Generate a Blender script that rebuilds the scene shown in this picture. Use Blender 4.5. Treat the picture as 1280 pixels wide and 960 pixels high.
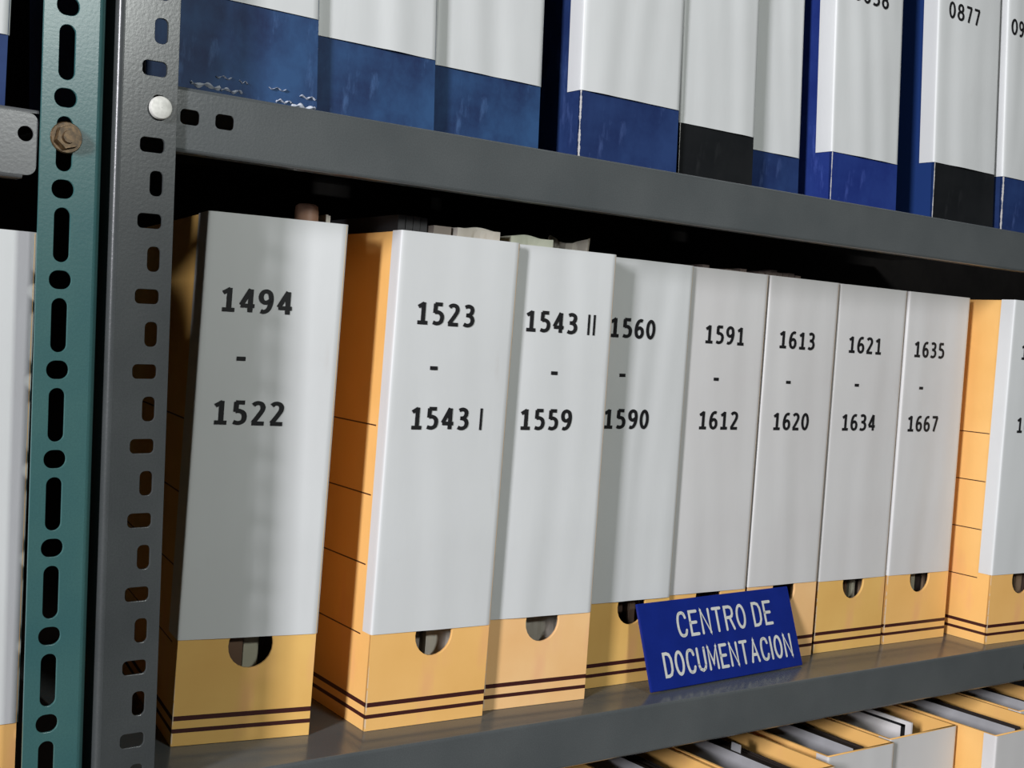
import bpy, bmesh, math, random
from mathutils import Matrix, Vector

for o in list(bpy.data.objects):
    bpy.data.objects.remove(o, do_unlink=True)
scene = bpy.context.scene
COL = scene.collection

# ------------------------------------------------------------------ camera
cam_d = bpy.data.cameras.new('camera')
cam_d.sensor_width = 36.0
cam_d.lens = 36.0 * 1582.7 / 1280
cam_d.clip_start = 0.02
cam_o = bpy.data.objects.new('camera', cam_d)
COL.objects.link(cam_o)
right = Vector((0.80775231, -0.5860245, 0.06412091))
up = Vector((-0.02870102, 0.06954636, 0.99716576))
fwd = Vector((0.58882294, 0.80730328, -0.03935673))
cam_o.matrix_world = Matrix(((right.x, up.x, -fwd.x, 0.0),
                             (right.y, up.y, -fwd.y, -0.8047),
                             (right.z, up.z, -fwd.z, 0.3163),
                             (0, 0, 0, 1)))
scene.camera = cam_o

# ------------------------------------------------------------------ world, lights, exposure
world = bpy.data.worlds.new('world')
scene.world = world
world.use_nodes = True
wb = world.node_tree.nodes['Background']
wb.inputs[0].default_value = (0.80, 0.88, 1.0, 1)
wb.inputs[1].default_value = 0.02


def area_light(name, loc, target, sx, sy, power, color):
    d = bpy.data.lights.new(name, 'AREA')
    d.shape = 'RECTANGLE'
    d.size, d.size_y = sx, sy
    d.energy = power
    d.color = color
    o = bpy.data.objects.new(name, d)
    o.location = loc
    o.rotation_euler = (Vector(target) - Vector(loc)).to_track_quat('-Z', 'Y').to_euler()
    COL.objects.link(o)


# daylight from the far left end of the aisle, a lamp in the aisle to the right
area_light('aisle_window_light', (-4.4, -2.35, 1.70), (0.7, 0, 0.3), 0.60, 1.50, 400, (0.95, 0.94, 1.0))
area_light('aisle_lamp', (0.68, -1.75, 0.98), (0.7, 0, 0.25), 0.26, 0.14, 15, (0.96, 1.0, 0.97))

scene.view_settings.view_transform = 'Standard'
scene.view_settings.look = 'None'
scene.view_settings.exposure = 0.0
scene.view_settings.gamma = 1.0
scene.view_settings.use_curve_mapping = False


# ------------------------------------------------------------------ materials
class NT:
    def __init__(self, name, rough=0.5, spec=0.5, metallic=0.0):
        self.m = bpy.data.materials.new(name)
        self.m.use_nodes = True
        self.t = self.m.node_tree
        self.b = self.t.nodes['Principled BSDF']
        self.b.inputs['Roughness'].default_value = rough
        self.b.inputs['Specular IOR Level'].default_value = spec
        self.b.inputs['Metallic'].default_value = metallic
        self.tc = self.t.nodes.new('ShaderNodeTexCoord')
        s = self.t.nodes.new('ShaderNodeSeparateXYZ')
        self.t.links.new(self.tc.outputs['Object'], s.inputs[0])
        self.x, self.y, self.z = s.outputs

    def math(self, op, a, b=None, c=None):
        n = self.t.nodes.new('ShaderNodeMath')
        n.operation = op
        for i, v in enumerate((a, b, c)):
            if v is None:
                continue
            if isinstance(v, (int, float)):
                n.inputs[i].default_value = v
            else:
                self.t.links.new(v, n.inputs[i])
        return n.outputs[0]

    def noise(self, scale, detail=3, stretch=(1, 1, 1), rough=0.5):
        mp = self.t.nodes.new('ShaderNodeMapping')
        mp.inputs['Scale'].default_value = stretch
        self.t.links.new(self.tc.outputs['Object'], mp.inputs[0])
        n = self.t.nodes.new('ShaderNodeTexNoise')
        n.inputs['Scale'].default_value = scale
        n.inputs['Detail'].default_value = detail
        n.inputs['Roughness'].default_value = rough
        self.t.links.new(mp.outputs[0], n.inputs['Vector'])
        return n.outputs['Fac']

    def ramp(self, fac, lo, hi):
        n = self.t.nodes.new('ShaderNodeMapRange')
        n.inputs['From Min'].default_value = lo
        n.inputs['From Max'].default_value = hi
        self.t.links.new(fac, n.inputs['Value'])
        return n.outputs[0]

    def mix(self, fac, a, b):
        n = self.t.nodes.new('ShaderNodeMix')
        n.data_type = 'RGBA'
        if isinstance(fac, (int, float)):
            n.inputs[0].default_value = fac
        else:
            self.t.links.new(fac, n.inputs[0])
        for i, v in ((6, a), (7, b)):
            if isinstance(v, tuple):
                n.inputs[i].default_value = (*v, 1)
            else:
                self.t.links.new(v, n.inputs[i])
        return n.outputs[2]

    def color(self, c):
        if isinstance(c, tuple):
            self.b.inputs['Base Color'].default_value = (*c, 1)
        else:
            self.t.links.new(c, self.b.inputs['Base Color'])

    def rough(self, r):
        self.t.links.new(r, self.b.inputs['Roughness'])

    def bump(self, h, strength, dist=0.001):
        n = self.t.nodes.new('ShaderNodeBump')
        n.inputs['Strength'].default_value = strength
        n.inputs['Distance'].default_value = dist
        self.t.links.new(h, n.inputs['Height'])
        self.t.links.new(n.outputs[0], self.b.inputs['Normal'])


def paint(name, c1, c2, rough, spec=0.5, speck=900, bump=0.12):
    n = NT(name, rough, spec)
    a = n.ramp(n.noise(14, 4), 0.35, 0.68)
    col = n.mix(a, c1, c2)
    sp = n.ramp(n.noise(speck, 2), 0.35, 0.65)
    col = n.mix(n.math('MULTIPLY', sp, 0.22), col, tuple(v * 0.55 for v in c1))
    n.color(col)
    n.bump(n.noise(speck * 0.5, 2), bump, 0.0004)
    return n.m


M_GREY = paint('grey_paint', (0.045, 0.050, 0.050), (0.060, 0.066, 0.065), 0.27, 0.45)
M_TRAY = paint('grey_tray_paint', (0.080, 0.089, 0.090), (0.098, 0.107, 0.107), 0.20, 0.55)
M_LEFTGREY = paint('pale_grey_paint', (0.10, 0.105, 0.105), (0.13, 0.135, 0.135), 0.30, 0.6)
M_GREEN = paint('green_paint', (0.038, 0.112, 0.114), (0.054, 0.136, 0.127), 0.30, 0.4)
M_WALL = paint('dark_wall', (0.020, 0.018, 0.018), (0.028, 0.025, 0.024), 0.9, 0.1, 60)
M_FLOOR = paint('floor_tile', (0.16, 0.15, 0.14), (0.20, 0.19, 0.175), 0.45, 0.4, 200)


def mk_paper(name, base, tint):
    n = NT(name, 0.42, 0.35)
    blot = n.ramp(n.noise(9, 4), 0.42, 0.72)
    col = n.mix(n.math('MULTIPLY', blot, 0.5), base, tint)
    smudge = n.ramp(n.noise(55, 4, (1, 1, 0.35)), 0.66, 0.80)
    col = n.mix(n.math('MULTIPLY', smudge, 0.22), col, (0.42, 0.36, 0.31))
    n.color(col)
    n.bump(n.noise(160, 3, (1, 1, 0.25)), 0.10, 0.0006)
    return n.m


M_PAPER = mk_paper('white_paper', (0.62, 0.635, 0.625), (0.55, 0.56, 0.55))
M_PAPER_WARM = mk_paper('warm_white_paper', (0.605, 0.60, 0.585), (0.545, 0.525, 0.51))


def mk_carton(name, c1, c2):
    n = NT(name, 0.40, 0.4)
    a = n.ramp(n.noise(11, 4), 0.40, 0.66)
    col = n.mix(a, c1, c2)
    st = n.ramp(n.noise(30, 5, (1, 1, 0.3)), 0.60, 0.74)
    col = n.mix(n.math('MULTIPLY', st, 0.25), col, (0.75, 0.30, 0.20))
    s = n.math('ADD', n.math('COMPARE', n.z, 0.0113, 0.0016), n.math('COMPARE', n.z, 0.0205, 0.0018))
    tick = None
    for zt in (0.0727, 0.1277, 0.1827, 0.2377):
        k = n.math('COMPARE', n.z, zt, 0.00055)
        tick = k if tick is None else n.math('ADD', tick, k)
    side = n.math('LESS_THAN', n.math('ABSOLUTE', n.math('SUBTRACT', n.x, n.math('MULTIPLY', n.z, 0.02))), 0.006)
    tick = n.math('MULTIPLY', n.math('MULTIPLY', tick, side), n.math('GREATER_THAN', n.y, 0.0185))
    mask = n.math('MINIMUM', n.math('ADD', s, tick), 1.0)
    # printing only on the outside of the board, at y near the front or x near the sides
    col = n.mix(mask, col, (0.050, 0.012, 0.010))
    # rubbed front corner edge
    rub = n.math('MULTIPLY', n.math('LESS_THAN', n.math('ADD', n.math('ABSOLUTE', n.y), n.math('ABSOLUTE', n.x)), 0.0012),
                 n.math('GREATER_THAN', n.noise(120, 3), 0.47))
    col = n.mix(n.math('MULTIPLY', rub, 0.7), col, (0.75, 0.62, 0.48))
    n.color(col)
    n.bump(n.noise(140, 3), 0.08, 0.0006)
    return n.m


M_CARTON = mk_carton('orange_carton', (0.86, 0.50, 0.165), (0.80, 0.45, 0.135))
M_CARTON_PINK = mk_carton('peach_carton', (0.88, 0.55, 0.25), (0.82, 0.47, 0.19))
M_CARTON_YEL = mk_carton('yellow_carton', (0.78, 0.48, 0.145), (0.71, 0.41, 0.115))


def mk_blue(name, c1, c2, worn, side=None, scratch=0.35):
    n = NT(name, 0.50, 0.13)
    a = n.ramp(n.noise(16, 6, (1, 1, 0.8), 0.65), 0.38, 0.66)
    col = n.mix(a, c1, c2)
    sc = n.ramp(n.noise(70, 5, (1, 1, 0.25), 0.7), 0.58, 0.74)
    col = n.mix(n.math('MULTIPLY', sc, scratch), col, tuple(min(1, v * 2.2 + 0.05) for v in c2))
    if side:
        col = n.mix(n.math('LESS_THAN', n.math('ADD', n.x, n.math('MULTIPLY', n.z, 0.0735)), 0.0004), col, side)
    lim = n.math('MULTIPLY', n.ramp(n.noise(45, 6, (0.3, 0.3, 1), 0.75), 0.34, 0.62), worn)
    rub = n.math('LESS_THAN', n.math('ADD', n.math('ABSOLUTE', n.y), n.math('ABSOLUTE', n.math('ADD', n.x, n.math('MULTIPLY', n.z, 0.04)))), lim)
    col = n.mix(rub, col, (0.62, 0.60, 0.58))
    n.color(col)
    n.bump(n.noise(110, 3), 0.10, 0.0006)
    return n.m


M_NAVY = mk_blue('navy_board', (0.014, 0.028, 0.085), (0.030, 0.080, 0.190), 0.0009)
M_NAVY_DARK = mk_blue('dark_navy_board', (0.012, 0.025, 0.090), (0.022, 0.048, 0.145), 0.0026)
M_BLUE = mk_blue('blue_board', (0.012, 0.026, 0.150), (0.020, 0.044, 0.200), 0.0011)
M_BLACK = mk_blue('black_board', (0.008, 0.009, 0.010), (0.013, 0.014, 0.015), 0.0006, scratch=0.12)
M_BLACKBLUE = mk_blue('black_front_blue_side_board', (0.008, 0.009, 0.010), (0.013, 0.014, 0.015), 0.0011, (0.012, 0.035, 0.14), 0.12)

_mc = {}


def plain(name, c, rough=0.6, spec=0.3, metallic=0.0, var=0.12, scale=40):
    if name in _mc:
        return _mc[name]
    n = NT(name, rough, spec, metallic)
    n.color(n.mix(n.ramp(n.noise(scale, 3), 0.35, 0.65), c, tuple(v * (1 - var) for v in c)))
    _mc[name] = n.m
    return n.m


M_INK = plain('black_ink', (0.012, 0.012, 0.013), 0.5, 0.2)
M_SIGN = plain('blue_sign_plastic', (0.008, 0.022, 0.20), 0.22, 0.5)
M_SIGNEDGE = plain('sign_edge', (0.05, 0.09, 0.30), 0.3, 0.5)
M_ENGRAVE = plain('engraved_white', (0.62, 0.63, 0.58), 0.5, 0.3)
M_ZINC = plain('zinc_bolt', (0.72, 0.72, 0.66), 0.60, 0.4, 0.15, 0.2, 300)
M_RUST = plain('rusty_bolt', (0.13, 0.080, 0.035), 0.42, 0.5, 0.4, 0.6, 350)
M_TAPE = plain('clear_tape_crease', (0.62, 0.66, 0.72), 0.10, 0.8)


# ------------------------------------------------------------------ mesh helpers
def link(name, bm_or_mesh, mat, parent=None, loc=None, smooth=False):
    if isinstance(bm_or_mesh, bmesh.types.BMesh):
        me = bpy.data.meshes.new(name)
        bm_or_mesh.to_mesh(me)
        bm_or_mesh.free()
    else:
        me = bm_or_mesh
        me.name = name
    me.materials.clear()
    me.materials.append(mat)
    if smooth:
        b2 = bmesh.new()
        b2.from_mesh(me)
        for f in b2.faces:
            f.smooth = True
        for e in b2.edges:
            e.smooth = len(e.link_faces) == 2 and e.calc_face_angle(0) < 0.6
        b2.to_mesh(me)
        b2.free()
    o = bpy.data.objects.new(name, me)
    COL.objects.link(o)
    if parent:
        o.parent = parent
    if loc is not None:
        o.location = loc
    return o


def thing(name, label, cat, loc=(0, 0, 0), rotz=0.0, group=None):
    o = bpy.data.objects.new(name, None)
    o.empty_display_size = 0.03
    COL.objects.link(o)
    o.location = loc
    o.rotation_euler = (0, 0, rotz)
    return tag(o, label, cat, group)


def tag(o, label, cat, group=None):
    o['label'] = label
    o['category'] = cat
    if group:
        o['group'] = group
    return o


def box(bm, x0, x1, y0, y1, z0, z1):
    v = [bm.verts.new(c) for c in ((x0, y0, z0), (x1, y0, z0), (x1, y1, z0), (x0, y1, z0),
                                   (x0, y0, z1), (x1, y0, z1), (x1, y1, z1), (x0, y1, z1))]
    for f in ((3, 2, 1, 0), (4, 5, 6, 7), (0, 1, 5, 4), (1, 2, 6, 5), (2, 3, 7, 6), (3, 0, 4, 7)):
        bm.faces.new([v[i] for i in f])
    return v


def rrect(cx, cy, w, h, r, n=4):
    pts = []
    r = min(r, w / 2 - 1e-5, h / 2 - 1e-5)
    for qx, qy, a0 in ((1, 1, 0), (-1, 1, 90), (-1, -1, 180), (1, -1, 270)):
        ox, oy = cx + qx * (w / 2 - r), cy + qy * (h / 2 - r)
        for k in range(n + 1):
            a = math.radians(a0 + 90 * k / n)
            pts.append((ox + r * math.cos(a), oy + r * math.sin(a)))
    return pts


def plate(outline, holes, thick, bevel=0.0):
    """flat sheet in XY with real holes, thickness centred on z=0 -> mesh"""
    c = bpy.data.curves.new('tmp', 'CURVE')
    c.dimensions = '2D'
    c.fill_mode = 'BOTH'
    c.extrude = thick / 2 - bevel
    c.bevel_depth = bevel
    c.offset = -bevel
    c.bevel_resolution = 1
    for pts in [outline] + holes:
        s = c.splines.new('POLY')
        s.points.add(len(pts) - 1)
        for i, p in enumerate(pts):
            s.points[i].co = (p[0], p[1], 0, 1)
        s.use_cyclic_u = True
    o = bpy.data.objects.new('tmp', c)
    COL.objects.link(o)
    dg = bpy.context.evaluated_depsgraph_get()
    me = bpy.data.meshes.new_from_object(o.evaluated_get(dg))
    bpy.data.objects.remove(o, do_unlink=True)
    bpy.data.curves.remove(c)
    return me


def add_mesh(bm, me, mat4):
    n0 = len(bm.verts)
    bm.from_mesh(me)
    bm.verts.ensure_lookup_table()
    for v in bm.verts[n0:]:
        v.co = mat4 @ v.co
    bpy.data.meshes.remove(me)


XZ = Matrix(((1, 0, 0, 0), (0, 0, 1, 0), (0, 1, 0, 0), (0, 0, 0, 1)))   # (x,y,z)->(x,z,y)
YZ = Matrix(((0, 0, 1, 0), (1, 0, 0, 0), (0, 1, 0, 0), (0, 0, 0, 1)))   # (x,y,z)->(z,x,y)


def sheet(bm, prof, a0, a1, thick, axis):
    """bent sheet metal: prof polyline, given thickness, extruded along z ('z') or x ('x')"""
    n = len(prof)
    offs = []
    for i in range(n):
        a = Vector(prof[max(0, i - 1)]); b = Vector(prof[min(n - 1, i + 1)])
        t = (b - a).normalized()
        offs.append(Vector((-t.y, t.x)) * thick)
    ring = []
    for s in (a0, a1):
        A, B = [], []
        for i in range(n):
            for lst, q in ((A, Vector(prof[i])), (B, Vector(prof[i]) + offs[i])):
                co = (q.x, q.y, s) if axis == 'z' else (s, q.x, q.y)
                lst.append(bm.verts.new(co))
        ring.append((A, B))
    (A0, B0), (A1, B1) = ring
    for i in range(n - 1):
        bm.faces.new((A0[i], A0[i + 1], A1[i + 1], A1[i]))
        bm.faces.new((B0[i + 1], B0[i], B1[i], B1[i + 1]))
        bm.faces.new((A0[i + 1], A0[i], B0[i], B0[i + 1]))
        bm.faces.new((A1[i], A1[i + 1], B1[i + 1], B1[i]))
    bm.faces.new((A0[0], A1[0], B1[0], B0[0]))
    bm.faces.new((A0[-1], B0[-1], B1[-1], A1[-1]))


def arc2(cx, cy, r, a0, a1, n=5):
    return [(cx + r * math.cos(math.radians(a0 + (a1 - a0) * k / n)),
             cy + r * math.sin(math.radians(a0 + (a1 - a0) * k / n))) for k in range(n + 1)]


# ------------------------------------------------------------------ the setting
Z_FLOOR = -1.05
H = 0.4634                     # clear pitch between shelves
bm = bmesh.new(); box(bm, -6, 5, -4, 0.50, Z_FLOOR - 0.05, Z_FLOOR)
link('floor', bm, M_FLOOR)['kind'] = 'structure'
bm = bmesh.new(); box(bm, -2.0, 4, 0.44, 0.50, Z_FLOOR, 1.7)
link('wall_back', bm, M_WALL)['kind'] = 'structure'


# ------------------------------------------------------------------ racks
def post_mesh(W, side_len, z0, z1, slots_front, slots_side, bend_left, r=0.0045, th=0.002):
    bm = bmesh.new()
    xa, xb = (r, W) if bend_left else (0.0, W - r)
    me = plate([(xa, z0), (xb, z0), (xb, z1), (xa, z1)], slots_front, th, 0.00025)
    add_mesh(bm, me, Matrix.Translation((0, th / 2, 0)) @ XZ)
    xs = th / 2 if bend_left else W - th / 2
    me = plate([(r, z0), (side_len, z0), (side_len, z1), (r, z1)], slots_side, th, 0.00025)
    add_mesh(bm, me, Matrix.Translation((xs, 0, 0)) @ YZ)
    if bend_left:
        sheet(bm, arc2(r, r, r, 180, 270, 6), z0, z1, th, 'z')
    else:
        sheet(bm, arc2(W - r, r, r, 270, 360, 6), z0, z1, th, 'z')
    bmesh.ops.recalc_face_normals(bm, faces=bm.faces)
    return bm


rack = thing('shelving_rack', 'grey slotted steel rack holding the numbered boxes, right of the green post', 'shelf rack', (0, 0, Z_FLOOR))
rack_left = thing('shelving_rack', 'neighbouring rack with the green slotted post at the left edge', 'shelf rack', (0, 0, Z_FLOOR))

z0, z1 = -1.04, 1.0
fs, ss = [], []
for k in range(-28, 15):
    zc = 0.3006 + 0.0485 * k
    if zc - 0.02 > z0 and zc + 0.02 < z1:
        fs.append(rrect(0.0283, zc, 0.0086, 0.0160, 0.0034))
    zc += 0.0243
    if zc - 0.02 > z0 and zc + 0.02 < z1:
        fs.append(rrect(0.0248, zc, 0.0160, 0.0094, 0.0030))
post = link('post', post_mesh(0.0405, 0.047, z0, z1, fs, ss, True), M_GREY, rack, smooth=True)  # side flange lengthened to block light from the left
post.location = (0.2704, -0.0042, -Z_FLOOR)
post.rotation_euler = (0, -0.019, 0)

fs, ss = [], []
for k in range(-23, 13):
    zc = 0.3035 + 0.0558 * k
    if zc - 0.02 > z0 and zc + 0.02 < z1:
        fs.append(rrect(0.0146, zc, 0.0098, 0.0335, 0.0048, 6))
    zc += 0.0281
    if zc - 0.02 > z0 and zc + 0.02 < z1:
        fs.append(rrect(0.0145, zc, 0.0136, 0.0115, 0.0054, 6))
gpost = link('post', post_mesh(0.0385, 0.047, z0, z1, fs, ss, False), M_GREEN, rack_left, smooth=True)  # side flange made longer here too, to keep the left light out
gpost['label'] = 'green slotted post'
gpost.location = (0.2256, -0.0042, -Z_FLOOR)
gpost.rotation_euler = (0, -0.0195, 0)


def bolt_dome(R, h):
    bm = bmesh.new()
    prof = [(R, 0), (R, h * 0.6), (R * 0.93, h * 0.86), (R * 0.8, h * 0.97), (0.0001, h)]
    n = 28
    rings = [[bm.verts.new((r * math.cos(2 * math.pi * i / n), -d, r * math.sin(2 * math.pi * i / n))) for i in range(n)] for r, d in prof]
    for a, b in zip(rings, rings[1:]):
        for i in range(n):
            bm.faces.new((a[i], b[i], b[(i + 1) % n], a[(i + 1) % n]))
    bmesh.ops.recalc_face_normals(bm, faces=bm.faces)
    return bm


b = link('bolt', bolt_dome(0.0074, 0.0035), M_ZINC, post, smooth=True)
b.location = (0.0287, -0.0006, 0.4458)
b['label'] = 'round zinc bolt head'
# rusty hex bolt with washer on the green post
bm = bmesh.new()
for (R, n, d0, d1) in ((0.0098, 24, 0.0, 0.0012), (0.0078, 6, 0.0012, 0.0052), (0.0040, 14, 0.0052, 0.0072)):
    a = [bm.verts.new((R * math.cos(2 * math.pi * i / n + .3), -d0, R * math.sin(2 * math.pi * i / n + .3))) for i in range(n)]
    c = [bm.verts.new((R * .94 * math.cos(2 * math.pi * i / n + .3), -d1, R * .94 * math.sin(2 * math.pi * i / n + .3))) for i in range(n)]
    for i in range(n):
        bm.faces.new((a[i], c[i], c[(i + 1) % n], a[(i + 1) % n]))
    bm.faces.new(c)
bmesh.ops.recalc_face_normals(bm, faces=bm.faces)
b = link('bolt', bm, M_RUST, gpost)
b.location = (0.0155, -0.0003, 0.4190)
b['label'] = 'rusty hexagonal bolt'


def tray_mesh(x0, x1, holes, corner=False, lip=0.0424, depth=0.40):
    bm = bmesh.new()
    th, r = 0.0014, 0.0022
    sheet(bm, [(depth, 0.0), (0.2, 0.0)] + arc2(r, -r, r, 90, 180, 5), x0, x1, th, 'x')
    if corner:
        c = 0.006
        out = [(x0, -r), (x0, -lip + r), (x1 - c, -lip + r)] + [(x1 - c + c * math.sin(math.radians(a)), -lip + r + c - c * math.cos(math.radians(a))) for a in (15, 30, 45, 60, 75, 90)] + \
              [(x1, -r - c)] + [(x1 - c + c * math.cos(math.radians(a)), -r - c + c * math.sin(math.radians(a))) for a in (15, 30, 45, 60, 75, 90)]
    else:
        out = [(x0, -r), (x0, -lip + r), (x1, -lip + r), (x1, -r)]
    me = plate(out, holes, th, 0.0002)
    add_mesh(bm, me, Matrix.Translation((0, th / 2, 0)) @ XZ)
    sheet(bm, arc2(r, -lip + r, r, 180, 270, 4) + [(0.013, -lip), (0.0135, -lip + 0.001), (0.0135, -lip + 0.007)], x0, x1 - (0.008 if corner else 0), th, 'x')
    bmesh.ops.recalc_face_normals(bm, faces=bm.faces)
    return bm


ends = [rrect(0.3128, -0.0192, 0.0132, 0.0098, 0.0030), rrect(0.3370, -0.0188, 0.0132, 0.0098, 0.0030)]
endr = [rrect(1.3430, -0.0250, 0.0132, 0.0098, 0.0030), rrect(1.3672, -0.0250, 0.0132, 0.0098, 0.0030)]
X0, X1 = 0.3020, 1.56
for zt in (0.4634, 0.0, -0.4634):
    o = link('shelf', tray_mesh(X0, X1, ends + endr), M_TRAY, rack, smooth=True)
    o.location = (0, 0, zt - Z_FLOOR)
lh = [rrect(0.2099, -0.0152, 0.0092, 0.0092, 0.0046, 6)]
for zt, xe in ((0.4340, 0.2172), (-0.030, 0.2330), (-0.4934, 0.2372)):
    o = link('shelf', tray_mesh(-0.75, xe, lh, True), M_LEFTGREY, rack_left, smooth=True)
    o.location = (0, 0, zt - Z_FLOOR)

# ------------------------------------------------------------------ glyphs
def el(cx, cy, rx, ry, a0=0, a1=360, n=22):
    return [(cx + rx * math.cos(math.radians(a0 + (a1 - a0) * k / n)), cy + ry * math.sin(math.radians(a0 + (a1 - a0) * k / n))) for k in range(n + 1)]


def smooth(p, sub=4):
    out = []
    n = len(p)
    for i in range(n - 1):
        p0, p1, p2, p3 = p[max(i - 1, 0)], p[i], p[i + 1], p[min(i + 2, n - 1)]
        for k in range(sub):
            t = k / sub
            out.append(tuple(0.5 * ((2 * b) + (-a + c) * t + (2 * a - 5 * b + 4 * c - d) * t * t + (-a + 3 * b - 3 * c + d) * t ** 3)
                             for a, b, c, d in zip(p0, p1, p2, p3)))
    out.append(p[-1])
    return out


SIX = smooth([(.50, .90), (.38, .93), (.24, .87), (.14, .72), (.09, .50), (.09, .32), (.15, .14), (.29, .07), (.42, .10), (.50, .20), (.52, .32), (.48, .46), (.37, .54), (.26, .53), (.10, .43)])
DIG = {
    '0': [el(.30, .5, .23, .43)],
    '1': [[(.07, .07), (.58, .07)], [(.34, .07), (.34, .97)], [(.37, .93), (.08, .76)]],
    '2': [smooth([(.07, .83), (.16, .905), (.28, .93), (.41, .89), (.48, .78), (.47, .65), (.40, .52), (.27, .33), (.09, .09)]), [(.04, .07), (.56, .07)]],
    '3': [smooth([(.09, .88), (.20, .925), (.31, .93), (.43, .87), (.47, .75), (.42, .61), (.31, .54), (.16, .53)]),
          smooth([(.16, .53), (.33, .51), (.46, .43), (.51, .29), (.46, .15), (.33, .075), (.18, .07), (.06, .115)])],
    '4': [[(.42, .97), (.05, .30)], [(.03, .28), (.61, .28)], [(.43, .97), (.43, .02)]],
    '5': [[(.50, .93), (.12, .93)], [(.15, .95), (.14, .53)], smooth([(.13, .56), (.28, .575), (.41, .53), (.49, .44), (.51, .32), (.47, .17), (.36, .09), (.22, .07), (.06, .11)])],
    '6': [SIX],
    '7': [[(.05, .93), (.57, .93)], [(.53, .93), (.23, .02)]],
    '8': [el(.3, .725, .185, .205), el(.3, .29, .23, .225)],
    '9': [[(.59 - x, 1 - y) for x, y in SIX]],
    'I': [[(.14, .0), (.14, 1.0)]],
    '-': [[(.02, .42), (.40, .42)]],
}
ADV = {'I': .33, ' ': .34, '-': .44}
CAP = {
    'C': ([smooth([(.50, .78), (.42, .95), (.26, 1.), (.10, .93), (.02, .72), (.0, .5), (.02, .28), (.10, .07), (.26, 0), (.42, .05), (.50, .22)])], .5),
    'E': ([[(.45, 1), (0, 1), (0, 0), (.45, 0)], [(0, .52), (.38, .52)]], .45),
    'N': ([[(0, 0), (0, 1), (.50, 0), (.50, 1)]], .5),
    'T': ([[(0, 1), (.50, 1)], [(.25, 1), (.25, 0)]], .5),
    'R': ([[(0, 0), (0, 1), (.30, 1), (.43, .95), (.49, .85), (.49, .68), (.43, .57), (.30, .52), (0, .52)], [(.28, .52), (.50, 0)]], .5),
    'O': ([el(.26, .5, .26, .5)], .52),
    'D': ([[(0, 0), (0, 1), (.22, 1), (.38, .94), (.48, .76), (.50, .5), (.48, .24), (.38, .06), (.22, 0), (0, 0)]], .5),
    'U': ([[(0, 1), (0, .26), (.07, .08), (.25, 0), (.43, .08), (.50, .26), (.50, 1)]], .5),
    'M': ([[(0, 0), (0, 1), (.30, .25), (.60, 1), (.60, 0)]], .6),
    'A': ([[(0, 0), (.27, 1), (.54, 0)], [(.09, .32), (.45, .32)]], .54),
    'I': ([[(0, 0), (0, 1)]], 0.0),
}


def ribbon(quads, pts, wx, wy, cap=False):
    n = len(pts)
    closed = n > 3 and math.dist(pts[0], pts[-1]) < 1e-6
    L, Rr = [], []
    for i in range(n):
        def nrm(a, b):
            dx, dy = b[0] - a[0], b[1] - a[1]
            l = math.hypot(dx, dy) or 1e-9
            return (-dy / l, dx / l)
        if 0 < i < n - 1:
            n1, n2 = nrm(pts[i - 1], pts[i]), nrm(pts[i], pts[i + 1])
        elif closed:
            n1, n2 = nrm(pts[-2], pts[-1]), nrm(pts[0], pts[1])
        elif i == 0:
            n1 = n2 = nrm(pts[0], pts[1])
        else:
            n1 = n2 = nrm(pts[-2], pts[-1])
        mx, my = n1[0] + n2[0], n1[1] + n2[1]
        l = math.hypot(mx, my) or 1e-9
        mx, my = mx / l, my / l
        k = 1 / max(0.45, mx * n1[0] + my * n1[1])
        ox, oy = mx * wx / 2 * k, my * wy / 2 * k
        L.append((pts[i][0] + ox, pts[i][1] + oy)); Rr.append((pts[i][0] - ox, pts[i][1] - oy))
    for i in range(n - 1):
        quads.append([L[i], L[i + 1], Rr[i + 1], Rr[i]])
    if cap:
        for i in range(n):
            quads.append([(pts[i][0] + wx / 2 * math.cos(a * math.pi / 5), pts[i][1] + wy / 2 * math.sin(a * math.pi / 5)) for a in range(10)])


def digits_quads(text, cx, cz, h=0.0176, bold=1.0):
    w = sum(ADV.get(c, .80) for c in text) - (.2 if text[-1] != 'I' else .1)
    q = []
    x = -w / 2
    for c in text:
        for st in DIG.get(c, []):
            k = 0.62 if c == 'I' else 1.0
            pts = [((x + p[0]) * h + cx, (p[1] - .5) * h + cz) for p in st]
            ribbon(q, pts, 0.0037 * bold * k, 0.0030 * bold)
        x += ADV.get(c, .80)
    return q


# ------------------------------------------------------------------ archive boxes
DEPTH, BH, TH = 0.275, 0.39, 0.0026


def carton_bm(w, lean, hole=True, y_bulge=0.0):
    bm = bmesh.new()
    hs = [el(w / 2 + 0.002, 0.0722, 0.0170, 0.0172, 0, 345, 23)] if hole else []
    me = plate([(0, 0), (w, 0), (w, BH), (0, BH)], hs, TH, 0.0002)
    add_mesh(bm, me, Matrix.Translation((0, TH / 2, 0)) @ XZ)
    box(bm, 0, TH, TH, DEPTH - TH, 0.0, BH)
    box(bm, w - TH, w, TH, DEPTH - TH, 0.0, BH)
    box(bm, 0, w, DEPTH - TH, DEPTH, 0.0, BH)
    box(bm, TH, w - TH, TH, DEPTH - TH, 0.0, TH)
    bmesh.ops.recalc_face_normals(bm, faces=bm.faces)
    for v in bm.verts:
        v.co.x += lean * v.co.z
    return bm


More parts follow.
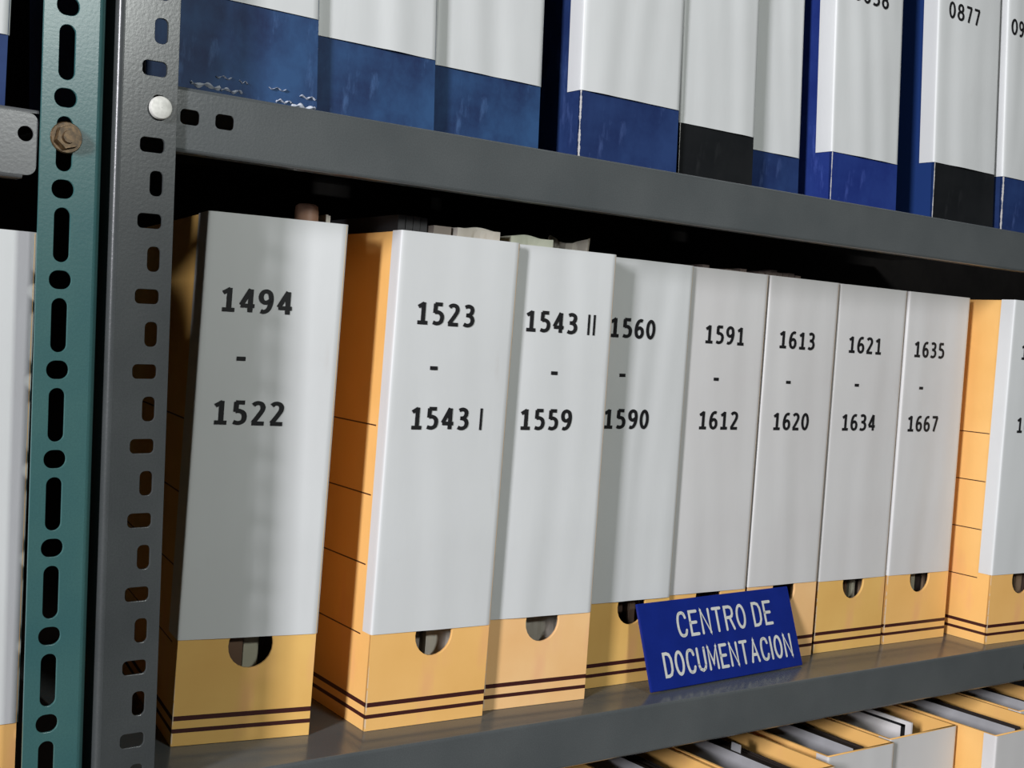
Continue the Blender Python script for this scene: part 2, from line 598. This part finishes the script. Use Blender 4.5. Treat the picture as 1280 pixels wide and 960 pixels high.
def wave_fn(rnd, amp, w):
    ph = [rnd.uniform(0, 6.28) for _ in range(6)]
    am = [rnd.uniform(.5, 1) for _ in range(4)]

    def f(x, z):
        u = x / w
        s = (am[0] * math.sin(6.28 * 1.1 * u + ph[0] + 1.2 * math.sin(5 * z + ph[4])) + am[1] * .6 * math.sin(6.28 * 2.1 * u + ph[1] + 2.0 * z) +
             am[2] * .35 * math.sin(6.28 * 3.4 * u + ph[2] + 3 * math.sin(9 * z + ph[5])))
        env = math.sin(math.pi * min(max(u, 0), 1)) ** 0.6
        return -(0.0007 + amp * env * (s + 1.6) * 0.5)
    return f


def paper_bm(w, lean, f, zb, zt, wrap, rwrap=0.004):
    bm = bmesh.new()
    r = 0.0018
    cols = []            # (x, y or None for wave)
    k = 4
    for i in range(k + 1):
        cols.append((-0.0007, r + (wrap - r) * (1 - i / k), False))
    for a in (25, 50, 70):
        A = math.radians(a)
        cols.append((-0.0007 + r * (1 - math.cos(A)), -0.0007 + r * (1 - math.sin(A)), False))
    nx = 36
    for i in range(nx + 1):
        cols.append((r + (w - 2 * r) * i / nx, None, True))
    cols.append((w + 0.0009, r * .4, False))
    cols.append((w + 0.0012, rwrap, False))
    nz = 26
    rows = []
    for j in range(nz + 1):
        z = zb + (zt - zb) * j / nz
        rows.append([bm.verts.new((x + lean * z, (f(x, z) if wv else y), z)) for x, y, wv in cols])
    for j in range(nz):
        for i in range(len(cols) - 1):
            bm.faces.new((rows[j][i], rows[j][i + 1], rows[j + 1][i + 1], rows[j + 1][i]))
    # give the sheet its thickness
    bmesh.ops.recalc_face_normals(bm, faces=bm.faces)
    if sum(f.normal.y for f in bm.faces) > 0:
        bmesh.ops.reverse_faces(bm, faces=bm.faces)
    bmesh.ops.solidify(bm, geom=bm.faces[:], thickness=0.00025)
    bm.normal_update()
    # outer skin must face outwards whatever solidify did with the winding
    front = min(bm.faces, key=lambda f: f.calc_center_median().y)
    if front.normal.y > 0:
        bmesh.ops.reverse_faces(bm, faces=bm.faces)
    return bm


def text_obj(items, w, lean, f, parent):
    for txt, cx, cz, hh, bold in items:
        bm = bmesh.new()
        for q in digits_quads(txt, cx, cz, hh, bold):
            q2 = q
            vs = [bm.verts.new((x + lean * z, f(x, z) - 0.00055, z)) for x, z in q2]
            try:
                fc = bm.faces.new(vs)
                fc.normal_update()
                if fc.normal.y > 0:
                    fc.normal_flip()
            except ValueError:
                pass
        link('printed_number', bm, M_INK, parent)


def archive_box(label, x, y, z, w, yaw, lean, carton_mat, paper_mat, texts, seed, zb=0.0768, amp=0.0004,
                wrap=0.0145, hole=True, group=None, ztop=BH + 0.0006, name='archive_box'):
    rnd = random.Random(seed)
    t = thing(name, label, 'box', (x, y, z), yaw, group)
    link('carton', carton_bm(w, lean, hole), carton_mat, t)
    f = wave_fn(rnd, amp, w)
    p = link('paper_label', paper_bm(w, lean, f, zb, ztop, wrap), paper_mat, t, smooth=True)
    text_obj(texts, w, lean, f, p)
    return t


R_ = math.radians
G_MID = 'numbered orange archive boxes on the middle shelf'
S1, S2, SD = 0.0176, 0.0176, 0.0176
MID = [
    # x, y, w, yaw deg, lean, carton, paper, line1, line2, text x centre (absolute at x of line1/line2/dash), amp, zb
    (0.3498, 0.0680, 0.1045, -9.6, 0.018, M_CARTON_YEL, M_PAPER, '1494', '1522', .3950, .3937, .3840, .0006, .0785),
    (0.4951, 0.0398, 0.1090, -2.4, 0.018, M_CARTON, M_PAPER, '1523', '1543 I', .5447, .5519, .5351, .0006, .0760),
    (0.6115, 0.0455, 0.1040, -4.0, 0.006, M_CARTON_PINK, M_PAPER, '1543 II', '1559', .6638, .6548, .6584, .0010, .0772),
    (0.7345, 0.0625, 0.0965, -1.0, 0.004, M_CARTON_YEL, M_PAPER, '1560', '1590', .7622, .7619, .7518, .0013, .0778),
    (0.8330, 0.0660, 0.1040, -1.0, 0.003, M_CARTON, M_PAPER_WARM, '1591', '1612', .8830, .8825, .8737, .0007, .0780),
    (0.9420, 0.0660, 0.1030, -0.3, 0.004, M_CARTON_PINK, M_PAPER_WARM, '1613', '1620', .9870, .9864, .9762, .0008, .0784),
    (1.0520, 0.0686, 0.1080, -1.2, 0.002, M_CARTON_YEL, M_PAPER_WARM, '1621', '1634', 1.0963, 1.0948, 1.0860, .0006, .0765),
    (1.1640, 0.0655, 0.1065, -1.5, 0.002, M_CARTON, M_PAPER_WARM, '1635', '1667', 1.2035, 1.2017, 1.1920, .0007, .0768),
    (1.2851, 0.0175, 0.1070, -3.0, 0.010, M_CARTON, M_PAPER, '1668', '1690', 1.3640, 1.3640, 1.3560, .0004, .0790),
]
MIDLAB = [
    'archive box 1494 to 1522 standing askew beside the grey post, leftmost on the middle shelf',
    'archive box 1523 to 1543 I with its ruled dark orange left side showing',
    'archive box 1543 II to 1559 with crumpled paper sticking out of its top',
    'archive box 1560 to 1590 whose lower right corner the blue sign covers',
    'archive box numbered 1591 to 1612, standing behind the blue sign',
    'archive box numbered 1613 to 1620, behind the right end of the blue sign',
    'archive box 1621 to 1634, first one fully clear of the sign on its right',
    'archive box 1635 to 1667 touching the box whose bright orange side shows',
    'middle shelf archive box cut by right frame edge, bright orange side showing',
]
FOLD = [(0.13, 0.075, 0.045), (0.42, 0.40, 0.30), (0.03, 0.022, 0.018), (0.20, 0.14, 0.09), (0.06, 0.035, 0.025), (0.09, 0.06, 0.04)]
mids = []
HOLES = {0: 'folders in the finger hole of box 1494 to 1522, one pale strip among dark',
         3: 'dark folders seen through the finger hole left of the blue sign',
         6: 'folders seen through the finger hole of box 1621 to 1634',
         7: 'papers with pale edge in the finger hole next to the bright orange side',
         8: 'folders behind the finger hole at the right frame edge'}
for i, (x, y, w, yaw, lean, cm, pm, t1, t2, c1, c2, cd, amp, zb) in enumerate(MID):
    def lx(c, z):
        return (c - x) - lean * z
    tx = [(t1, lx(c1, .328), .3282, S1, 1.0 if i < 4 else .94), ('-', lx(cd, .2855), .2868, SD, 1.0), (t2, lx(c2, .246), .2458, S2, 1.0 if i < 4 else .94)]
    if i == 8:
        tx = [('1668', 0.0435, .3330, S1, .9), ('1690', 0.0465, .2500, S1, .9)]
    t = archive_box(MIDLAB[i], x, y, 0.0002, w, R_(yaw), lean, cm, pm, tx, 100 + i, zb, amp, 0.030 if i == 0 else (0.017 if i == 8 else 0.0140), group=G_MID)
    mids.append(t)
    # folders inside, seen through the finger hole
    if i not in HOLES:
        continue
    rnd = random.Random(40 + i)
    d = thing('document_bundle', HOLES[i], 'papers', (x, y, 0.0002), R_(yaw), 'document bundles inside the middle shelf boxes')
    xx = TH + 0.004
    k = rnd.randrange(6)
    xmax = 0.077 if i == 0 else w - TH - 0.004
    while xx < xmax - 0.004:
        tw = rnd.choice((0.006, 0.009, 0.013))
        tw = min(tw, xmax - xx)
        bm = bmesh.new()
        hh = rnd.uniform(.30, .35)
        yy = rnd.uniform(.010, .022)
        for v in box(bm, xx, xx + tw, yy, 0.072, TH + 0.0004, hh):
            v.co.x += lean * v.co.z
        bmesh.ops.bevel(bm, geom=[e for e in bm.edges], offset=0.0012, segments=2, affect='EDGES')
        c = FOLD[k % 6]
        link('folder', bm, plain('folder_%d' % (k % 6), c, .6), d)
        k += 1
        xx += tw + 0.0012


# ------------------------------------------------------------------ papers sticking out of the box tops
def sheaf(label, name, x0, x1, y0, y1, zt, mat, cat='papers', n=5, jitter=0.0015, seed=1, z0=None, lean=0.0):
    """a block of loose sheets standing upright, its top edges slightly uneven"""
    rnd = random.Random(seed)
    z0 = TH + 0.0008 if z0 is None else z0
    bm = bmesh.new()
    step = (x1 - x0) / n
    for k in range(n):
        a = x0 + k * step
        zz = zt - rnd.uniform(0, jitter)
        vs = box(bm, a, a + step * 0.9, y0 + rnd.uniform(0, .002), y1, z0, zz)
        for v in vs:
            v.co.x += lean * (v.co.z - z0)
    o = link(name, bm, mat)
    tag(o, label, cat)
    return o




def in_box(o, i):
    """put an object modelled in the local frame of middle box i into that box"""
    x, y, w, yaw, lean = MID[i][:5]
    for v in o.data.vertices:
        v.co.x += lean * v.co.z
    o.location = (x, y, 0.0004)
    o.rotation_euler = (0, 0, R_(yaw))


M_CREAM = plain('cream_paper', (0.66, 0.62, 0.54), .6)
M_MINT = plain('mint_card', (0.55, 0.58, 0.46), .6)
M_TAN = plain('tan_leather', (0.42, 0.24, 0.16), .5)
M_DKFOLD = plain('dark_folder', (0.05, 0.05, 0.052), .5)
M_BROWNPG = plain('brown_pages', (0.24, 0.19, 0.165), .7)
M_SHADEPG = plain('shade_dark_pages', (0.035, 0.026, 0.022), .7)  # near-black page colour that stands in for shade inside the open boxes
M_GREYPG = plain('grey_pages', (0.36, 0.36, 0.37), .6)

# tan rolled folder in the first box
bm = bmesh.new()
n = 20
prof = []
for k in range(n):
    a = 2 * math.pi * k / n
    prof.append((0.0092 * math.cos(a), 0.0092 * math.sin(a)))
levels = [(TH + .0008, 1), (0.399, 1), (0.4035, .93), (0.4050, .72)]
rings = [[bm.verts.new((px * s, py * s, z)) for px, py in prof] for z, s in levels]
for a, b2 in zip(rings, rings[1:]):
    for i in range(n):
        bm.faces.new((a[i], a[(i + 1) % n], b2[(i + 1) % n], b2[i]))
bm.faces.new(rings[-1]); bm.faces.new(list(reversed(rings[0])))
bmesh.ops.recalc_face_normals(bm, faces=bm.faces)
o = link('document_roll', bm, M_TAN, smooth=True)
o.location = (0.4400, 0.0790, 0.0002)
tag(o, 'tan rolled document poking out of the top of the 1494 to 1522 box', 'papers')
in_box(sheaf('thin torn paper scraps beside the tan roll in the 1494 to 1522 box', 'paper_scrap', 0.0955, 0.0990, 0.024, 0.12, 0.4000, M_CREAM, n=2, jitter=.006, seed=3), 0)
in_box(sheaf('dark grey folder poking out of the top of the 1523 to 1543 I box', 'folder', 0.0120, 0.0400, 0.030, 0.25, 0.4050, M_DKFOLD, n=4, seed=4, jitter=.0004), 1)


def folded_pad(label, x0, x1, y0, y1, zt, mat, fold, seed=0):
    """thick folded paper: rounded fold on the left, open leaves on the right, one continuous block"""
    rnd = random.Random(seed)
    bm = bmesh.new()
    nx, nz = 14, 4
    rows = []
    zs = [TH + .0008, 0.30, zt - 0.006, zt - 0.001, zt]
    for zi, z in enumerate(zs):
        front = []
        for i in range(nx + 1):
            u = i / nx
            yy = y0 + fold * (0.5 - 0.5 * math.cos(2 * math.pi * u)) * rnd.uniform(.85, 1.1) + (0.0010 if zi == 4 else 0)
            front.append(bm.verts.new((x0 + (x1 - x0) * u, yy, z - (0.0012 * math.sin(7 * u + seed) if zi == 4 else 0))))
        back = [bm.verts.new((x0 + (x1 - x0) * i / nx, y1, z)) for i in range(nx + 1)]
        rows.append((front, back))
    for (f0, b0), (f1, b1) in zip(rows, rows[1:]):
        for i in range(nx):
            bm.faces.new((f0[i], f0[i + 1], f1[i + 1], f1[i]))
            bm.faces.new((b0[i + 1], b0[i], b1[i], b1[i + 1]))
        bm.faces.new((f0[0], f1[0], b1[0], b0[0]))
        bm.faces.new((f0[-1], b0[-1], b1[-1], f1[-1]))
    f1, b1 = rows[-1]
    for i in range(nx):
        bm.faces.new((f1[i], f1[i + 1], b1[i + 1], b1[i]))
    f1, b1 = rows[0]
    for i in range(nx):
        bm.faces.new((b1[i], b1[i + 1], f1[i + 1], f1[i]))
    bmesh.ops.recalc_face_normals(bm, faces=bm.faces)
    o = link('paper_pad', bm, mat)
    tag(o, label, 'papers')
    return o


in_box(folded_pad('white folded paper pad above the right half of the 1523 box', 0.0600, 0.1010, 0.018, 0.25, 0.4000, M_CREAM, 0.003, 1), 1)
in_box(sheaf('dim grey-brown papers between the dark folder and the white pad of the 1523 box', 'document_bundle', 0.0410, 0.0590, 0.022, 0.25, 0.3990, plain('taupe_pages', (0.30, 0.26, 0.22), .6), n=1, seed=14, jitter=.0), 1)
in_box(folded_pad('pale green paper pad above the left side of the 1543 II box', 0.0045, 0.0470, 0.014, 0.25, 0.3990, M_MINT, 0.002, 2), 2)
# crumpled sheet
bm = bmesh.new()
rnd = random.Random(9)
nx, nz = 12, 14
grid = []
for j in range(nz + 1):
    row = []
    for i in range(nx + 1):
        u, v = i / nx, j / nz
        z = (TH + .001) * (1 - v) + (0.4015 + 0.003 * math.sin(9 * u)) * v
        yy = 0.018 + 0.022 * (abs(math.sin(3.4 * u + .5)) if v > .5 else .3) * v + rnd.uniform(-.003, .003) * v
        row.append(bm.verts.new((0.0500 + 0.0480 * u + (rnd.uniform(-.001, .001) if 0 < i < nx else 0), yy, z)))
    grid.append(row)
for j in range(nz):
    for i in range(nx):
        bm.faces.new((grid[j][i], grid[j][i + 1], grid[j + 1][i + 1], grid[j + 1][i]))
bmesh.ops.solidify(bm, geom=bm.faces[:], thickness=0.0006)
o = link('crumpled_sheet', bm, M_CREAM)
tag(o, 'crumpled cream sheet sticking out of the right side of the 1543 II box', 'papers')
in_box(o, 2)
in_box(sheaf('dim brown pages level with the rim of the 1591 to 1612 box', 'document_bundle', 0.006, 0.097, 0.022, 0.25, 0.3955, M_BROWNPG, n=9, seed=5, jitter=.004), 4)
in_box(sheaf('brownish pages just above the rim of the 1613 to 1620 box', 'document_bundle', 0.008, 0.070, 0.022, 0.25, 0.3980, M_BROWNPG, n=7, seed=6, jitter=.004), 5)

# ------------------------------------------------------------------ navy boxes on the upper shelf
G_UP = 'blue and black archive boxes on the upper shelf'
ZU = 0.4634 + 0.0002
UP = [
    # x0, x1, y, lean, carton, paper bottom, wrap, texts, amp
    (0.2920, 0.4193, 0.030, -0.043, M_NAVY, 0.0690, .008, [], .0006, 'navy archive box behind the grey post, crumpled clear tape along its bottom'),
    (0.4225, 0.5244, 0.038, -0.045, M_NAVY, 0.0600, .008, [], .0014, 'scuffed navy archive box, second from the grey post on the upper shelf'),
    (0.5295, 0.6335, 0.048, -0.03, M_NAVY, 0.0590, .008, [], .0014, 'scuffed navy archive box just left of the dark gap on the upper shelf'),
    (0.6663, 0.7785, 0.035, -0.03, M_NAVY_DARK, 0.0605, .018, [], .0018, 'navy archive box with white worn corner, just right of the dark gap'),
    (0.7880, 0.8831, 0.042, -0.045, M_BLACK, 0.0520, .008, [], .0016, 'black-bottomed archive box in the middle of the upper shelf'),
    (0.8885, 0.9658, 0.058, -0.055, M_NAVY_DARK, 0.0445, .008, [], .0012, 'narrow blue-bottomed archive box set back beside the black-bottomed one'),
    (0.9884, 1.0915, 0.036, -0.062, M_BLUE, 0.0530, .020, [('0838', 0.0500, 0.2130, S1, .85)], .0016, 'bright blue archive box numbered 0838, blue side showing'),
    (1.1560, 1.2668, 0.038, -0.072, M_BLACKBLUE, 0.0645, .018, [('0877', 0.0430, 0.2270, S1, .85)], .0016, 'archive box numbered 0877 with black bottom'),
    (1.2763, 1.3830, 0.034, -0.075, M_NAVY_DARK, 0.0640, .014, [('0910', 0.0310, 0.2290, S1, .85)], .0014, 'archive box numbered 09 at the right frame edge of the upper shelf'),
]
for i, (xa, xb, y, lean, cm, pb, wrap, tx, amp, lab) in enumerate(UP):
    archive_box(lab, xa, y, ZU, xb - xa, 0.0, lean, cm, M_PAPER, tx, 300 + i, pb, amp, wrap, hole=False, group=G_UP)
# clear tape creases on the first navy box
first_up = [o for o in bpy.data.objects if o.get('label', '').startswith('navy archive box behind')][0]
rnd = random.Random(77)
bm = bmesh.new()


def crease(bm, xa, xb, z, hgt, seed):
    r2 = random.Random(seed)
    n = 26
    pr = None
    for i in range(n + 1):
        u = i / n
        x = xa + (xb - xa) * u
        a = hgt * (0.25 + 0.75 * abs(math.sin(3.0 * math.pi * u + seed))) * (1 if 0 < i < n else .1)
        zc = z + 0.0008 * math.sin(11 * u + seed)
        row = [bm.verts.new((x, -0.0003, zc - a)), bm.verts.new((x, -0.0016 - .5 * a * r2.uniform(.5, 1), zc)), bm.verts.new((x, -0.0003, zc + a))]
        if pr:
            for k in range(2):
                bm.faces.new((pr[k], row[k], row[k + 1], pr[k + 1]))
        pr = row


for (a, b2, z, h, sd) in ((.018, .040, .0085, .0018, 2), (.040, .056, .0078, .0012, 5), (.036, .048, .0160, .0007, 3), (.053, .060, .0152, .0005, 7), (.066, .080, .0148, .0005, 9),
                          (.072, .084, .0068, .0010, 11), (.084, .1035, .0052, .0020, 4), (.090, .1030, .0125, .0009, 6)):
    crease(bm, a + (.013 if a < .06 else .0223), min(b2 + (.013 if a < .06 else .0223), .1265), z, h, sd)
bmesh.ops.recalc_face_normals(bm, faces=bm.faces)
link('clear_tape', bm, M_TAPE, first_up, smooth=True)

# ------------------------------------------------------------------ boxes of the left rack
archive_box('white and navy archive box at the top left edge, left of the green post', 0.0950, 0.030, 0.4340 + .0002, 0.1095, 0, 0, M_NAVY_DARK, M_PAPER, [], 401, 0.0475, .0004, .010, hole=False)
archive_box('white-covered orange archive box at the left edge, behind the green post', 0.1210, 0.020, -0.030 + .0002, 0.1070, 0, -0.010, M_CARTON, M_PAPER, [], 402, 0.0780, .0004, .012, hole=True)

# unseen boxes added outside the frame to block light where the row goes on
for lab, x, z, cm, pb in (('white-covered orange archive box added outside the frame, second to the left of the green post', 0.0090, -0.0298, M_CARTON, .078),
                          ('white-covered orange archive box added outside the frame, third to the left of the green post', -0.1030, -0.0298, M_CARTON, .078),
                          ('navy archive box added outside the frame, second to the left of the green post', -0.0180, 0.4342, M_NAVY_DARK, .0475)):
    archive_box(lab, x, 0.024, z, 0.1070, 0, 0, cm, M_PAPER, [], 410 + int(x * 1000), pb, .0004, .010, hole=False)

# ------------------------------------------------------------------ open boxes on the bottom shelf
ZL = -0.4634 + 0.0002
G_LOW = 'open-topped archive boxes on the bottom shelf'
LOWP = ['papers inside the bottom shelf box nearest the lower frame edge', 'papers inside the open box just left of the striped card',
        '', 'papers inside the open box that juts forward on the bottom shelf', 'papers inside the open box in the bottom right corner',
        'papers inside the open box hidden below the blue sign']
LOW = [
    (0.8600, -0.0390, 0.1060, M_CARTON, 'open archive box at the lower frame edge, its orange inner wall showing'),
    (0.9820, -0.0180, 0.1010, M_CARTON, 'open archive box on the bottom shelf, left of the one with the striped card'),
    (1.0880, -0.0100, 0.1120, M_CARTON, 'open archive box on the bottom shelf holding a white card with black stripe'),
    (1.2080, -0.0530, 0.1060, M_CARTON, 'open archive box on the bottom shelf jutting forward with orange side showing'),
    (1.3200, -0.0100, 0.1060, M_CARTON, 'open archive box on the bottom shelf in the bottom right corner'),
    (0.7480, -0.0200, 0.1060, M_CARTON, 'open archive box on the bottom shelf under the blue sign, rear rim showing'),
]
for i, (x, y, w, cm, lab) in enumerate(LOW):
    archive_box(lab, x, y, ZL, w, 0.0, 0.0, cm, M_PAPER_WARM, [], 500 + i, .077, .0003, hole=True, group=G_LOW, ztop=BH - 0.0003)
    if i == 2:
        continue
    rnd = random.Random(60 + i)
    d = thing('document_bundle', LOWP[i], 'papers', (x + .046, y + .008, ZL + TH + .0006), 0, 'paper bundles standing in the open bottom shelf boxes')
    hb = BH - 0.0042
    bm = bmesh.new(); box(bm, 0, 0.0012, 0, 0.24, 0, hb)
    bmesh.ops.bevel(bm, geom=bm.edges[:], offset=0.0004, segments=1, affect='EDGES')
    link('cover', bm, M_GREYPG, d)
    bm = bmesh.new()
    for k in range(15):
        box(bm, 0.0016 + k * .0024, 0.0038 + k * .0024, 0.002 + k * .0008 + rnd.uniform(0, .003), 0.238, 0, hb - (.001 if k < 3 else .007) - rnd.uniform(.0, .003))
    link('pages', bm, M_SHADEPG, d)  # pages widened and darkened to stand in for the shaded gap beside the bundle
bm = bmesh.new()
for k in range(12):
    box(bm, k * .0026, .0023 + k * .0026, 0.002 * (k % 3), 0.20, 0, BH - .011 - .001 * (k % 4))
tag(link('document_bundle', bm, M_SHADEPG, loc=(1.1580, 0.034, ZL + TH + .0006)), 'added dark pages standing in for shade behind the white card with the black stripe', 'papers')  # dark block added in place of the shade right of the card
# striped white card
cx, cy0 = 1.1550, 0.0135
bm = bmesh.new(); box(bm, -0.0012, 0.0012, 0, 0.16, -0.30, 0.0)
card = link('card_folder', bm, plain('white_card', (0.70, 0.68, 0.66), .5), loc=(cx, cy0, -0.0715))
tag(card, 'white card folder with black border stripe standing in an open bottom shelf box', 'folder')
bm = bmesh.new()
box(bm, -0.00135, -0.0013 + .00005, 0.0075, 0.0130, -0.30, -0.0040)
box(bm, -0.00135, -0.0013 + .00005, 0.0075, 0.155, -0.0068, -0.0040)
link('printed_stripe', bm, M_INK, card)
s = sheaf('white sheets leaning in the open box with the striped card', 'document_bundle', 1.0920, 1.1080, 0.004, 0.24, BH - 0.030, M_GREYPG, n=6, jitter=.006, seed=91)
s.location = (0, 0, ZL)
# white slip poking up at the left
bm = bmesh.new(); box(bm, 0, 0.0010, 0, 0.012, -0.20, 0)
o = link('paper_slip', bm, M_GREYPG, loc=(0.915, 0.035, -0.0685))
tag(o, 'narrow white paper slip standing up below the blue sign', 'papers')

# ------------------------------------------------------------------ blue sign leaning on the boxes
A = Vector((0.7833, 0.0246, 0.0016)); B = Vector((0.9962, 0.0365, 0.0016)); lean_y = 0.0265
SW, SH, ST = 0.2165, 0.0797, 0.0030
u = (B - A).normalized()
vz = math.sqrt(SH ** 2 - lean_y ** 2)
v = Vector((-u.y * lean_y, u.x * lean_y, vz)).normalized()
nn = u.cross(v)          # points to the viewer (-y)
sign = thing('sign', 'blue plastic sign reading CENTRO DE DOCUMENTACION leaning on the middle shelf boxes', 'sign', A)
sign.matrix_world = Matrix(((u.x, v.x, nn.x, A.x), (u.y, v.y, nn.y, A.y), (u.z, v.z, nn.z, A.z), (0, 0, 0, 1)))
bm = bmesh.new()
box(bm, 0, SW, 0, SH, -ST, 0)
bmesh.ops.bevel(bm, geom=bm.edges[:], offset=0.0005, segments=2, affect='EDGES')
link('panel', bm, M_SIGN, sign)


def sign_line(text, u0, u1, vb, vt, stroke, parent):
    h = vt - vb
    k = h * 0.98
    gap = .30
    tot = 0
    for c in text:
        tot += (.34 if c == ' ' else CAP[c][1] + gap)
    tot -= gap
    sx = (u1 - u0) / tot
    bm = bmesh.new()
    x = 0
    lay = 0
    for c in text:
        if c == ' ':
            x += .34
            continue
        for st in CAP[c][0]:
            q = []
            ribbon(q, [(u0 + (x + p[0]) * sx, vb + p[1] * h) for p in st], stroke, stroke, cap=True)
            for qq in q:
                lay += 1
                vs = [bm.verts.new((a, b2, 0.00035 + (lay % 7) * 1e-6)) for a, b2 in qq]
                fc = bm.faces.new(vs)
                fc.normal_update()
                if fc.normal.z < 0:
                    fc.normal_flip()
        x += CAP[c][1] + gap
    link('lettering', bm, M_ENGRAVE, parent)


sign_line('CENTRO DE', 0.0480, 0.1825, 0.0455, 0.0668, 0.0029, sign)
sign_line('DOCUMENTACION', 0.0215, 0.2035, 0.0115, 0.0318, 0.0029, sign)
